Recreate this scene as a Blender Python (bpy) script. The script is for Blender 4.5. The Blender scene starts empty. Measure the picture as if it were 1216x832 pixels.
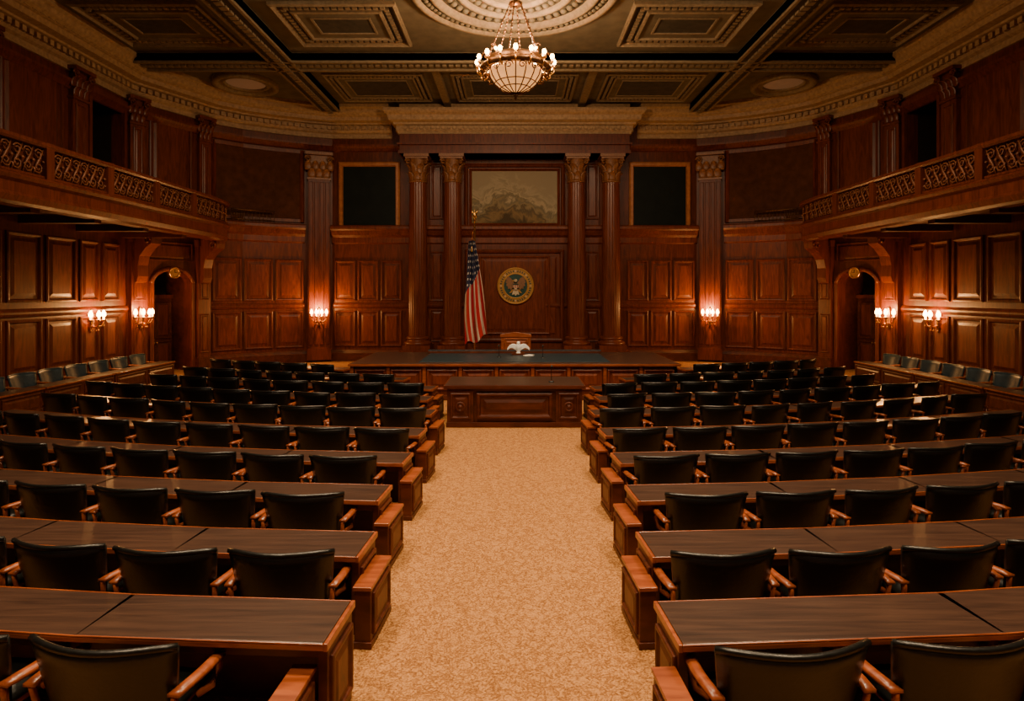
import bpy, math, random
from mathutils import Matrix, Vector
random.seed(4)
sc = bpy.context.scene
I4 = Matrix.Identity(4)
MIR = Matrix.Diagonal((-1,1,1,1))

# ---------------------------------------------------------------- materials
def base_mat(name):
    m = bpy.data.materials.new(name); m.use_nodes = True
    nt = m.node_tree
    return m, nt, nt.nodes["Principled BSDF"]
def mat_noise(name, c1, c2, rough=0.5, scale=(3,3,3), nscale=3.0, detail=6, dist=0.0, bump=0.0, metal=0.0, lo=0.3, hi=0.7, coat=0.0, spec=0.5, r2=None):
    m, nt, b = base_mat(name)
    tc = nt.nodes.new("ShaderNodeTexCoord"); mp = nt.nodes.new("ShaderNodeMapping")
    mp.inputs["Scale"].default_value = scale
    nz = nt.nodes.new("ShaderNodeTexNoise"); nz.inputs["Scale"].default_value = nscale
    nz.inputs["Detail"].default_value = detail; nz.inputs["Distortion"].default_value = dist
    cr = nt.nodes.new("ShaderNodeValToRGB")
    cr.color_ramp.elements[0].position = lo; cr.color_ramp.elements[1].position = hi
    cr.color_ramp.elements[0].color = (*c1,1); cr.color_ramp.elements[1].color = (*c2,1)
    L = nt.links.new
    L(tc.outputs["Object"], mp.inputs[0]); L(mp.outputs[0], nz.inputs["Vector"])
    L(nz.outputs[0], cr.inputs[0]); L(cr.outputs[0], b.inputs["Base Color"])
    b.inputs["Roughness"].default_value = rough; b.inputs["Metallic"].default_value = metal
    b.inputs["Coat Weight"].default_value = coat; b.inputs["Coat Roughness"].default_value = 0.2
    b.inputs["Specular IOR Level"].default_value = spec
    if bump:
        bp = nt.nodes.new("ShaderNodeBump"); bp.inputs["Strength"].default_value = bump
        bp.inputs["Distance"].default_value = 0.02
        L(nz.outputs[0], bp.inputs["Height"]); L(bp.outputs[0], b.inputs["Normal"])
    return m
def mat_emit(name, col, strength):
    m, nt, b = base_mat(name)
    b.inputs["Base Color"].default_value = (*col,1)
    b.inputs["Emission Color"].default_value = (*col,1)
    b.inputs["Emission Strength"].default_value = strength
    return m

WOODW = mat_noise("mahogany_wall", (.062,.0105,.0030), (.150,.029,.0075), .42, (5,5,.7), 1.6, 8, 1.2, .05, coat=.06, spec=.32)
WOODP = mat_noise("mahogany_panel", (.080,.0135,.0036), (.185,.037,.0090), .38, (4,4,.6), 1.8, 8, 1.5, .05, coat=.08, spec=.36)
WOODC = mat_noise("mahogany_column", (.085,.016,.005), (.175,.038,.012), .38, (5,5,.5), 2, 8, 1.0, .05, coat=.10, spec=.38)
CAPM = mat_noise("gilded_capital", (.13,.045,.014), (.27,.11,.04), .42, nscale=6, bump=.15)
WOODE = mat_noise("cherry_edge", (.15,.030,.007), (.32,.080,.019), .30, (1.5,8,8), 1.5, 6, .8, .03, coat=.3)
WOODD = mat_noise("walnut_desk_top", (.026,.0130,.0090), (.060,.030,.019), .32, (.6,9,5), 2.2, 8, .6, .06, coat=.05, spec=.5)
WOODB = mat_noise("desk_body", (.045,.009,.003), (.11,.023,.007), .42, (1,5,3), 2, 7, .8, .04, coat=.06, spec=.35)
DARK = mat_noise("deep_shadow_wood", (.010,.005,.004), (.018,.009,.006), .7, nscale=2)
LEATH = mat_noise("black_leather", (.0034,.0038,.0035), (.0070,.0074,.0068), .31, nscale=12, bump=.08, spec=.42)
TEAL = mat_noise("teal_leather", (.008,.022,.030), (.018,.040,.052), .40, nscale=8, bump=.08)
STONE = mat_noise("gilded_plaster", (.27,.17,.085), (.45,.30,.16), .6, nscale=3, bump=.25)
CEIL = mat_noise("ceiling_plaster", (.10,.085,.052), (.155,.13,.082), .75, nscale=.8, bump=.1)
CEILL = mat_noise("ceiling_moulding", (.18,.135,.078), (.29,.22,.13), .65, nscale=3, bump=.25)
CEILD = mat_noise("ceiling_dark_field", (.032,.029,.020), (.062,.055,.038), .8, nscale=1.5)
GOLD = mat_noise("antique_brass", (.42,.20,.05), (.75,.42,.13), .32, nscale=9, metal=1.0)
GILT = mat_noise("gilt_paint", (.34,.17,.045), (.55,.30,.09), .4, nscale=9, metal=.3)
BRONZE = mat_noise("dark_bronze", (.07,.03,.012), (.16,.075,.03), .42, nscale=9, metal=.8, bump=.1)
GRILLE = mat_noise("carved_grille", (.14,.046,.018), (.27,.095,.038), .45, nscale=6, metal=.1)
SCREEN = mat_noise("screen_glass", (.003,.006,.005), (.006,.010,.008), .55, nscale=1, spec=.15)
FRAMEW = mat_noise("gilt_wood_frame", (.26,.085,.022), (.42,.155,.045), .4, (2,2,2), 3)
PAPER = mat_noise("paper", (.72,.70,.64), (.85,.83,.78), .8, nscale=4)
STEEL = mat_noise("chair_steel", (.03,.03,.03), (.06,.06,.06), .4, nscale=4, metal=.9)
GREYWALL = mat_noise("tapestry_panel", (.060,.019,.010), (.092,.031,.016), .8, nscale=1.2, detail=2, spec=.15)
BULB = mat_emit("bulb_glow", (1.0,.50,.15), 38)
SHADE = mat_emit("glass_shade_glow", (1.0,.50,.16), 12)
BOWL = mat_emit("alabaster_bowl", (1.0,.43,.12), 1.15)
LAMPD = mat_emit("recessed_lamp_glass", (.5,.38,.24), .04)

def carpet_mat():
    m, nt, b = base_mat("damask_carpet"); L = nt.links.new
    tc = nt.nodes.new("ShaderNodeTexCoord")
    n1 = nt.nodes.new("ShaderNodeTexNoise"); n1.inputs["Scale"].default_value = 7; n1.inputs["Detail"].default_value=3; n1.inputs["Distortion"].default_value = 1.5
    n2 = nt.nodes.new("ShaderNodeTexNoise"); n2.inputs["Scale"].default_value = 50; n2.inputs["Detail"].default_value=4
    vo = nt.nodes.new("ShaderNodeTexVoronoi"); vo.inputs["Scale"].default_value = 9; vo.feature='DISTANCE_TO_EDGE'
    for n in (n1,n2): L(tc.outputs["Object"], n.inputs["Vector"])
    mixv = nt.nodes.new("ShaderNodeVectorMath"); mixv.operation='MULTIPLY_ADD'
    mixv.inputs[1].default_value=(.30,.30,.30)
    L(n1.outputs["Color"], mixv.inputs[0]); L(tc.outputs["Object"], mixv.inputs[2]); L(mixv.outputs[0], vo.inputs["Vector"])
    r1 = nt.nodes.new("ShaderNodeValToRGB"); r1.color_ramp.elements[0].position=.02; r1.color_ramp.elements[1].position=.14
    r1.color_ramp.elements[0].color=(.28,.120,.037,1); r1.color_ramp.elements[1].color=(.47,.232,.082,1)
    L(vo.outputs["Distance"], r1.inputs[0])
    r2 = nt.nodes.new("ShaderNodeValToRGB"); r2.color_ramp.elements[0].position=.36; r2.color_ramp.elements[1].position=.62
    r2.color_ramp.elements[0].color=(.46,.42,.36,1); r2.color_ramp.elements[1].color=(1,1,1,1)
    L(n2.outputs[0], r2.inputs[0])
    mx = nt.nodes.new("ShaderNodeMixRGB"); mx.blend_type='MULTIPLY'; mx.inputs[0].default_value=.85
    L(r1.outputs[0], mx.inputs[1]); L(r2.outputs[0], mx.inputs[2])
    L(mx.outputs[0], b.inputs["Base Color"]); b.inputs["Roughness"].default_value=.95; b.inputs["Specular IOR Level"].default_value=.1
    bp = nt.nodes.new("ShaderNodeBump"); bp.inputs["Strength"].default_value=.5; bp.inputs["Distance"].default_value=.025
    L(n2.outputs[0], bp.inputs["Height"]); L(bp.outputs[0], b.inputs["Normal"])
    return m
CARPET = carpet_mat()

# ---------------------------------------------------------------- mesh builder
class MB:
    def __init__(s, mats):
        s.v=[]; s.f=[]; s.mi=[]; s.sm=[]; s.mats=list(mats); s.M=I4
    def add(s, vs, fs, m=0, smooth=False):
        o=len(s.v); M=s.M; flip = M.determinant()<0
        for p in vs: s.v.append(tuple(M@Vector(p)))
        if not isinstance(m,int) and m not in s.mats: s.mats.append(m)
        k = s.mats.index(m) if not isinstance(m,int) else m
        for f in fs:
            g=[o+i for i in f]
            if flip: g.reverse()
            s.f.append(g); s.mi.append(k); s.sm.append(smooth)
    def box(s,x0,x1,y0,y1,z0,z1,m=0):
        s.add([(x0,y0,z0),(x1,y0,z0),(x1,y1,z0),(x0,y1,z0),(x0,y0,z1),(x1,y0,z1),(x1,y1,z1),(x0,y1,z1)],
              [(0,3,2,1),(4,5,6,7),(0,1,5,4),(1,2,6,5),(2,3,7,6),(3,0,4,7)],m)
    def lathe(s,c,prof,segs=24,m=0,flute=0,smooth=True,a0=0):
        vs=[];fs=[];n=len(prof)
        for (r,z) in prof:
            for j in range(segs):
                a=2*math.pi*j/segs+a0; rr=r
                if flute and j%3==1: rr=r*(1-flute)
                vs.append((c[0]+rr*math.cos(a),c[1]+rr*math.sin(a),c[2]+z))
        for i in range(n-1):
            for j in range(segs):
                k=(j+1)%segs
                fs.append((i*segs+j,i*segs+k,(i+1)*segs+k,(i+1)*segs+j))
        s.add(vs,fs,m,smooth)
    def ball(s,c,r,m=0,segs=10,sz=1.0):
        n=6; s.lathe(c,[(max(r*math.sin(math.pi*i/n),.0005),-r*sz*math.cos(math.pi*i/n)) for i in range(n+1)],segs,m)
    def tube(s,pts,r,segs=6,m=0,closed=False):
        P=[Vector(p) for p in pts]; n=len(P); vs=[];fs=[]
        up=Vector((0.13,0.21,1)).normalized()
        for i,p in enumerate(P):
            if closed: t=P[(i+1)%n]-P[i-1]
            else: t=P[min(i+1,n-1)]-P[max(i-1,0)]
            t.normalize(); a=t.cross(up)
            if a.length<.05: a=t.cross(Vector((1,0,0)))
            a.normalize(); b=t.cross(a)
            rr=r[i] if isinstance(r,(list,tuple)) else r
            for j in range(segs):
                th=2*math.pi*j/segs
                vs.append(tuple(p+a*rr*math.cos(th)+b*rr*math.sin(th)))
        for i in range(n if closed else n-1):
            k=(i+1)%n
            for j in range(segs):
                l=(j+1)%segs
                fs.append((i*segs+j,i*segs+l,k*segs+l,k*segs+j))
        if not closed:
            fs.append(tuple(range(segs))[::-1]); fs.append(tuple((n-1)*segs+j for j in range(segs)))
        s.add(vs,fs,m,True)
    def prism(s,poly,d0,d1,m=0):   # poly in (x,z), extruded in y
        n=len(poly)
        vs=[(p[0],d0,p[1]) for p in poly]+[(p[0],d1,p[1]) for p in poly]
        fs=[tuple(range(n)),tuple(range(2*n-1,n-1,-1))]
        for i in range(n):
            k=(i+1)%n; fs.append((i,i+n,k+n,k))
        s.add(vs,fs,m)
    def prismx(s,poly,x0,x1,m=0):  # poly in (y,z)
        n=len(poly)
        vs=[(x0,p[0],p[1]) for p in poly]+[(x1,p[0],p[1]) for p in poly]
        fs=[tuple(range(n))[::-1],tuple(range(n,2*n))]
        for i in range(n):
            k=(i+1)%n; fs.append((i,k,k+n,i+n))
        s.add(vs,fs,m)
    def panel(s,u0,u1,h0,h1,m=0,mc=None,d=0.0,sc=1.0,prof=None):
        if prof is None: prof=[(0,-.002),(0,.05),(.04,.07),(.08,.06),(.11,.012),(.17,.012),(.26,.045)]
        vs=[];fs=[]
        for (ins,dep) in prof:
            i=min(ins*sc,(u1-u0)*.46,(h1-h0)*.46)
            vs += [(u0+i,d+dep*sc,h0+i),(u1-i,d+dep*sc,h0+i),(u1-i,d+dep*sc,h1-i),(u0+i,d+dep*sc,h1-i)]
        n=len(prof)
        for k in range(n-1):
            for j in range(4):
                l=(j+1)%4
                fs.append((k*4+j,(k+1)*4+j,(k+1)*4+l,k*4+l))
        s.add(vs,fs,m)
        q=(n-1)*4
        s.add(vs[q:q+4],[(0,3,2,1)],mc if mc is not None else m)
    def slab(s,fn,nu,nv,m=0):
        vs=[];fs=[]
        for side in (1,-1):
            for j in range(nv+1):
                for i in range(nu+1):
                    c,t=fn(i/nu,j/nv); vs.append(tuple(Vector(c)+side*Vector(t)))
        N=(nu+1)*(nv+1); g=lambda i,j:j*(nu+1)+i
        for j in range(nv):
            for i in range(nu):
                fs.append((g(i,j),g(i,j+1),g(i+1,j+1),g(i+1,j)))
                fs.append((N+g(i,j),N+g(i+1,j),N+g(i+1,j+1),N+g(i,j+1)))
        for i in range(nu):
            fs.append((g(i,0),g(i+1,0),N+g(i+1,0),N+g(i,0)))
            fs.append((g(i,nv),N+g(i,nv),N+g(i+1,nv),g(i+1,nv)))
        for j in range(nv):
            fs.append((g(0,j),N+g(0,j),N+g(0,j+1),g(0,j+1)))
            fs.append((g(nu,j),g(nu,j+1),N+g(nu,j+1),N+g(nu,j)))
        s.add(vs,fs,m,True)
    def mould(s,path,prof,m=0,side=1,caps=True):
        n=len(path); P=[Vector((a,b)) for a,b in path]; off=[]
        for i in range(n):
            ns=[]
            if i>0: t=(P[i]-P[i-1]).normalized(); ns.append(Vector((t.y,-t.x)))
            if i<n-1: t=(P[i+1]-P[i]).normalized(); ns.append(Vector((t.y,-t.x)))
            if len(ns)==2:
                q=(ns[0]+ns[1]); q.normalize(); q/=max(.3,q.dot(ns[0]))
            else: q=ns[0]
            off.append(q*side)
        k=len(prof); vs=[];fs=[]
        for i in range(n):
            for d,h in prof:
                p=P[i]+off[i]*d; vs.append((p.x,p.y,h))
        for i in range(n-1):
            for j in range(k-1):
                f=(i*k+j,(i+1)*k+j,(i+1)*k+j+1,i*k+j+1)
                fs.append(f if side>0 else f[::-1])
        if caps:
            fs.append(tuple(range(k))); fs.append(tuple((n-1)*k+j for j in range(k))[::-1])
        s.add(vs,fs,m)
    def mesh(s,name):
        me=bpy.data.meshes.new(name); me.from_pydata(s.v,[],s.f)
        for mt in s.mats: me.materials.append(mt)
        me.polygons.foreach_set("material_index",s.mi); me.polygons.foreach_set("use_smooth",s.sm)
        me.update(); return me
    def obj(s,name,bevel=0,loc=None,rz=0):
        return place(s.mesh(name),name,loc,rz,bevel)
def place(me,name,loc=None,rz=0,bevel=0):
    o=bpy.data.objects.new(name,me); sc.collection.objects.link(o)
    if loc: o.location=loc
    o.rotation_euler=(0,0,rz)
    if bevel:
        b=o.modifiers.new("bevel",'BEVEL'); b.width=bevel; b.segments=2; b.limit_method='ANGLE'; b.angle_limit=.7
    return o
def frame(p0,p1,inward=(0,14)):
    t=(Vector(p1)-Vector(p0)); L=t.length; t/=L
    n=Vector((-t.y,t.x))
    if n.dot(Vector(inward)-Vector(p0))<0: n=-n
    M=Matrix(((t.x,n.x,0,p0[0]),(t.y,n.y,0,p0[1]),(0,0,1,0),(0,0,0,1)))
    return M,L

HC=11.7   # ceiling
A=(-14.4,-3.0); B=(-14.4,22.5); C=(-12.9,25.7); C1=(-11.95,26.65); C2=(-10.85,27.35); D=(-9.65,27.9); E=(-8.5,28.3)

# ---------------------------------------------------------------- floor & ceiling
mb=MB([CARPET]); mb.box(-15.5,15.5,-3.5,29.5,-.2,0); mb.obj("floor")

mb=MB([CEIL,CEILL,CEILD,LAMPD,STONE])
mb.box(-15,15,-3.5,29,HC,HC+.3,CEIL)
CM=Matrix(((1,0,0,0),(0,0,1,0),(0,-1,0,HC),(0,0,0,1)))
def cbox(x0,x1,y0,y1,d0,d1,m): mb.box(x0,x1,y0,y1,HC-d1,HC-d0,m)
def beads(x0,y0,x1,y1,d,step,sz,m):
    L=math.hypot(x1-x0,y1-y0); n=max(1,int(L/step))
    for i in range(n):
        t=(i+.5)/n; x=x0+(x1-x0)*t; y=y0+(y1-y0)*t
        cbox(x-sz,x+sz,y-sz,y+sz,d,d+.07,m)
def coffer(x0,x1,y0,y1,s=1.0,orn=True):
    mb.M=CM
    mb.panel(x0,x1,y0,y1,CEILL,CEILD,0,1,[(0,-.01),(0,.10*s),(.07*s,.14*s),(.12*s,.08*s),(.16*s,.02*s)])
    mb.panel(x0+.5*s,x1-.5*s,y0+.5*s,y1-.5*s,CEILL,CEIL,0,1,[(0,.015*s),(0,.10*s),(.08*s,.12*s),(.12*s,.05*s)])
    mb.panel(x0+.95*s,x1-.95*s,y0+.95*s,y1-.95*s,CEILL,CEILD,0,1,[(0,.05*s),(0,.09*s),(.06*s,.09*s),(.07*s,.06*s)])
    mb.M=I4
    if orn:
        q=.33*s
        for a in ((x0+q,y0+q,x1-q,y0+q),(x0+q,y1-q,x1-q,y1-q),(x0+q,y0+q,x0+q,y1-q),(x1-q,y0+q,x1-q,y1-q)):
            beads(*a,.02,.2*s,.065*s,CEILL)
ys=[(17.7,20.75),(12.6,16.0),(7.4,11.0)]
for sx in (-1,1):
    for (y0,y1) in ys:
        a,b=sorted((sx*3.5,sx*7.25)); coffer(a,b,y0,y1)
        a,b=sorted((sx*9.3,sx*13.1)); coffer(a,b,y0,y1)
    a,b=sorted((sx*3.6,sx*7.5)); coffer(a,b,23.5,26.8,.75,True)
    x0,x1=sorted((sx*7.9,sx*8.75)); cbox(x0,x1,-3,28.3,0,.28,CEIL); cbox(x0+.12,x1-.12,-3,28.3,.28,.33,CEILD)
    for xx in (x0+.05,x1-.05): cbox(xx-.05,xx+.05,-3,28.3,.02,.36,CEILL)
    beads(sx*8.325,4,sx*8.325,28,.33,.3,.11,CEILL)
    x0,x1=sorted((sx*2.85,sx*3.15)); cbox(x0,x1,22.6,28.3,0,.16,CEILL)
    c=(sx*10.9,24.6,HC)
    mb.lathe(c,[(1.25,0),(1.25,-.16),(1.15,-.2),(1.02,-.16),(1.0,-.03),(.9,-.03),(.86,-.10),(.78,-.10),(.75,-.02)],40,CEILL)
    mb.lathe(c,[(.75,-.02),(.4,-.06),(.001,-.08)],40,LAMPD)
    beads(sx*9.1,23.1,sx*13.2,23.1,.0,.3,.07,CEILL)
for yb in (21.5,16.6-4.8):
    cbox(-14.4,14.4,yb,yb+.9,0,.28,CEIL)
    for yy in (yb+.05,yb+.85): cbox(-14.4,14.4,yy-.05,yy+.05,.02,.36,CEILL)
    beads(-14,yb+.45,14,yb+.45,.28,.24,.075,CEILL)
coffer(-2.5,2.5,23.5,26.8,.75)
mc=(0,16.9,HC)
mb.lathe(mc,[(3.0,.01),(3.0,-.12),(2.92,-.2),(2.82,-.2),(2.76,-.1)],72,CEILL)
mb.lathe(mc,[(2.76,-.1),(2.5,-.08)],72,CEILD)
mb.lathe(mc,[(2.5,-.08),(2.44,-.18),(2.34,-.2),(2.26,-.1),(2.2,-.04)],72,CEILL)
mb.lathe(mc,[(2.2,-.04),(1.72,-.04)],72,CEILD)
mb.lathe(mc,[(1.72,-.04),(1.7,-.14),(1.6,-.18),(1.52,-.14),(1.5,-.05)],72,CEILL)
mb.lathe(mc,[(1.5,-.05),(1.1,-.05)],72,CEILD)
mb.lathe(mc,[(1.1,-.05),(1.05,-.14),(.95,-.14),(.9,-.05)],72,CEILL)
mb.lathe(mc,[(.9,-.05),(.5,-.05),(.4,-.16),(.2,-.2),(.001,-.24)],48,CEIL)
for (r,n,z) in ((2.63,84,.09),(1.96,44,.05),(1.3,32,.05)):
    for i in range(n):
        a=2*math.pi*i/n
        mb.ball((r*math.cos(a),16.9+r*math.sin(a),HC-z-.02),.085 if r>2.2 else .12,CEIL,8,.7)
mb.obj("ceiling")

# ---------------------------------------------------------------- walls
PROF_BELT=[(0,5.45),(.10,5.5),(.10,5.75),(.22,5.85),(.30,6.05),(.38,6.12),(.38,6.24),(.30,6.3),(0,6.32)]
PROF_RAIL=[(0,2.46),(.05,2.48),(.09,2.56),(.09,2.62),(.04,2.70),(0,2.72)]
PROF_BASE=[(0,0),(.14,0),(.14,.38),(.09,.46),(.05,.52),(0,.54)]
PROF_CROWN2=[(0,9.75),(.06,9.78),(.14,9.9),(.2,9.98),(.2,10.06),(0,10.08)]
def leaf(mb,x,y,z,ax,w,h,curl,m):
    d=Vector((ax[0],ax[1],0)); t=Vector((-ax[1],ax[0],0))
    def fn(u,v):
        wv=w*(math.sin(math.pi*min(1,.25+v*.75))**.7)*.5+.01
        out=curl*(v**3)*1.0; zz=h*(v-.22*v**4)
        c=Vector((x,y,z))+d*(out+.02-.03*abs(2*u-1))+t*((2*u-1)*wv)+Vector((0,0,zz))
        return c, d*.014
    mb.slab(fn,4,6,m)
def spiral(c,tx,tz,r,turns,n,sgn=1):
    pts=[]
    for i in range(n+1):
        a=turns*2*math.pi*i/n; rr=r*(1-.8*i/n)
        pts.append(tuple(Vector(c)+Vector(tx)*rr*math.cos(a)*sgn+Vector(tz)*rr*math.sin(a)))
    return pts
def capital_round(mb,cx,cy,z0,r,h,m):
    mb.lathe((cx,cy,z0),[(r*1.0,0),(r*1.15,.03),(r*1.02,.08),(r*.92,.1),(r*.95,h*.5),(r*1.25,h*.86)],24,m)
    for k in range(8):
        a=k*math.pi/4; ax=(math.cos(a),math.sin(a))
        leaf(mb,cx+ax[0]*r*.98,cy+ax[1]*r*.98,z0+.06,ax,r*.8,h*.42,r*.5,m)
        a+=math.pi/8; ax=(math.cos(a),math.sin(a))
        leaf(mb,cx+ax[0]*r*.98,cy+ax[1]*r*.98,z0+h*.28,ax,r*.8,h*.48,r*.62,m)
    for k in range(4):
        a=math.pi/4+k*math.pi/2; ax=Vector((math.cos(a),math.sin(a),0))
        c=Vector((cx,cy,z0+h*.74))+ax*r*1.5
        mb.tube(spiral(c,ax,(0,0,1),r*.36,1.6,14),.045,6,m)
    R=r*1.48; mb.box(cx-R,cx+R,cy-R,cy+R,z0+h*.89,z0+h,m)
    mb.box(cx-R*.9,cx+R*.9,cy-R*.9,cy+R*.9,z0+h*.83,z0+h*.89,m)
def pil(mb,u0,u1,h0,h1,mw,mcap,dep=.18,cap=.95,pan=True,flutes=0):
    w=u1-u0
    mb.box(u0-.05,u1+.05,0,dep+.06,h0,h0+.55,mw)
    mb.box(u0,u1,0,dep,h0+.5,h1-cap+.02,mw)
    if flutes:
        for k in range(flutes):
            x=u0+w*(k+.5)/flutes
            mb.panel(x-w/flutes*.38,x+w/flutes*.38,h0+.7,h1-cap-.2,mw,mw,dep,1,[(0,-.002),(0,.02),(.02,.04)])
    elif pan:
        mb.panel(u0+.12,u1-.12,h0+.7,h1-cap-.2,mw,mw,dep,.5)
    z=h1-cap
    mb.box(u0-.04,u1+.04,0,dep+.05,z-.08,z,mcap)
    mb.box(u0+.03,u1-.03,0,dep+.02,z,h1-.1,mcap)
    for k in range(3):
        x=u0+w*(k+.5)/3
        leaf(mb,x,dep+.02,z,(0,1),w*.36,cap*.45,.14,mcap)
    for k in range(4):
        x=u0+w*k/3
        leaf(mb,x,dep+.02,z+cap*.3,(0,1),w*.32,cap*.45,.17,mcap)
    for sg in (-1,1):
        c=((u0+u1)/2+sg*w*.5,dep+.12,z+cap*.74)
        mb.tube(spiral(c,(1,0,0),(0,0,1),.15,1.6,14,sg),.035,6,mcap)
    mb.box(u0-.12,u1+.12,0,dep+.2,h1-.12,h1,mcap)

def side_wall(mb,S):
    M,L=frame(A,B); mb.M=S@M
    Y=lambda y:y+3.0
    o0,o1=Y(20.55),Y(22.25)
    mb.box(0,L,-.4,0,0,6.2,WOODW); mb.box(0,o0,-.4,0,6.2,HC,WOODW); mb.box(o1,L,-.4,0,6.2,HC,WOODW); mb.box(o0,o1,-.4,0,10.0,HC,WOODW)
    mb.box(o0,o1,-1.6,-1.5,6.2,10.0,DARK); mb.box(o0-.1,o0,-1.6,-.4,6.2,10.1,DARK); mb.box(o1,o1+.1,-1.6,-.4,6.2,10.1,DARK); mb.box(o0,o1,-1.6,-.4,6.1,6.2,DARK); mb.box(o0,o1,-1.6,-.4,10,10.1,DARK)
    mb.box(o0-.14,o0,0,.1,6.2,10.14,WOODP); mb.box(o1,o1+.14,0,.1,6.2,10.14,WOODP); mb.box(o0-.14,o1+.14,0,.14,10.0,10.2,WOODP)
    ys=[22.15,21.05,19.95,18.5,17.05,15.6,14.15,12.7,11.2,9.7,8.2,6.7,5.2,3.7,2.2,.7,-.8,-2.4]
    for i in range(len(ys)-1):
        a,b=Y(ys[i+1])+.09,Y(ys[i])-.09
        mb.panel(a,b,.75,2.4,WOODW,WOODP,0,1.0)
        mb.panel(a,b,2.9,4.95,WOODW,WOODP,0,1.0)
    pil(mb,Y(19.55),Y(20.25),5.7,10.5,WOODP,WOODC,.16)
    pil(mb,Y(16.0),Y(16.6),5.7,10.5,WOODP,WOODC,.16)
    mb.panel(Y(16.9),Y(19.3),6.4,10.1,WOODW,WOODP,0,1.2)
    for k in range(5):
        y1=15.8-k*3.6
        mb.panel(Y(y1-2.7),Y(y1),6.4,10.1,WOODW,WOODP,0,1.2)
        pil(mb,Y(y1-3.3),Y(y1-2.9),5.7,10.5,WOODP,WOODC,.16)
    mb.M=S
    mb.mould([A,B],PROF_RAIL,WOODW,1); mb.mould([A,B],PROF_BASE,WOODB,1)
    mb.M=I4
def door_wall(mb,S):
    M,L=frame(B,C); mb.M=S@M
    d0,d1=1.0,2.6
    mb.box(0,d0,-.4,0,0,HC,WOODW); mb.box(d1,L,-.4,0,0,HC,WOODW); mb.box(d0,d1,-.4,0,4.1,HC,WOODW)
    cx=(d0+d1)/2; r=(d1-d0)/2; hz=3.55; n=10
    for sg in (-1,1):
        poly=[(cx+sg*r,4.12)]+[(cx+sg*r*math.cos(math.pi/2*k/n),hz+.5*math.sin(math.pi/2*k/n)) for k in range(n+1)]
        if sg<0: poly=poly[::-1]
        mb.prism(poly,-.4,0,WOODW)
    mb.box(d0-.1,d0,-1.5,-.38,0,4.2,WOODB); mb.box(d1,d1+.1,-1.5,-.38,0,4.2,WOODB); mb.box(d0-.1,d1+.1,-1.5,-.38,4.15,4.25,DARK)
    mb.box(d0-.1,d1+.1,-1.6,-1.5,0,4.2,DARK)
    mb.box(d0-.16,d0,0,.1,0,3.55,WOODP); mb.box(d1,d1+.16,0,.1,0,3.55,WOODP)
    arc=[(cx-(r+.08)*math.cos(math.pi*k/20),.06,hz+.58*math.sin(math.pi*k/20)) for k in range(21)]
    mb.tube(arc,.09,8,WOODP)
    for a,b in ((.06,.66),(2.82,3.4)):
        mb.box(a,b,0,.2,0,5.4,WOODW); mb.panel(a+.08,b-.08,.7,2.3,WOODW,WOODP,.2,.5); mb.panel(a+.08,b-.08,2.9,5.0,WOODW,WOODP,.2,.5)
        mb.box(a-.05,b+.05,0,.28,0,.5,WOODB); mb.box(a-.04,b+.04,0,.26,5.1,5.35,WOODC)
    mb.panel(.75,2.7,4.45,5.2,WOODW,WOODP,0,.6)
    pil(mb,.04,.6,5.7,10.5,WOODP,WOODC,.16); pil(mb,2.9,3.45,5.7,10.5,WOODP,WOODC,.16)
    mb.panel(.85,2.65,6.4,10.1,WOODW,WOODP,0,1.1)
    mb.M=I4
def curve_wall(mb,S):
    pts=[C,C1,C2,D]
    for i in range(3):
        M,L=frame(pts[i],pts[i+1]); mb.M=S@M
        mb.box(-.05,L+.05,-.4,0,0,HC,WOODW)
        mb.panel(.06,L-.06,.68,2.35,WOODW,WOODP,0,1.0)
        mb.panel(.06,L-.06,2.82,4.7,WOODW,WOODP,0,1.0)
    mb.M=S
    path=[tuple(Vector(C).lerp(Vector(C1),.12)),C1,C2,tuple(Vector(C2).lerp(Vector(D),.93))]
    mb.mould(path,[(.01,6.45),(.04,6.45),(.04,9.6),(.01,9.6)],GREYWALL,1)
    for h in (6.4,9.55): mb.mould(path,[(.01,h),(.1,h),(.1,h+.14),(.01,h+.14)],WOODP,1)
    for a in (path[0],path[-1]):
        mb.box(a[0]-.07,a[0]+.07,a[1]-.14,a[1]+.05,6.4,9.69,WOODP)
    M,L=frame(D,E); mb.M=S@M
    mb.box(-.05,L+.05,-.4,0,0,HC,WOODW)
    pil(mb,.14,L-.12,.1,9.6,WOODW,CAPM,.3,1.15,True,4)
    mb.M=S
    full=[B,C,C1,C2,D,E]
    mb.mould([C,C1,C2,D],PROF_BELT,WOODP,1); mb.mould([C,C1,C2,D],PROF_RAIL,WOODW,1); mb.mould([C,C1,C2,D,E],PROF_BASE,WOODB,1)
    mb.mould([A]+full,PROF_CROWN2,WOODP,1)
    mb.M=I4
for S,nm in ((I4,"left"),(MIR,"right")):
    mb=MB([WOODW,WOODP,WOODC,WOODB,DARK]); side_wall(mb,S); mb.obj("wall_"+nm)
    mb=MB([WOODW,WOODP,WOODC,WOODB,DARK,GREYWALL]); door_wall(mb,S); mb.obj("wall_door_"+nm)
    mb=MB([WOODW,WOODP,WOODC,WOODB,DARK,GREYWALL]); curve_wall(mb,S); mb.obj("wall_curved_"+nm)
mb=MB([WOODW,WOODP]); mb.box(-14.8,14.8,-3.4,-3,0,HC,WOODW)
MR,_=frame((-14.4,-3),(14.4,-3)); mb.M=MR
for i in range(12): mb.panel(.4+i*2.35,2.5+i*2.35,.8,5,WOODW,WOODP)
mb.obj("wall_rear")

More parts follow.
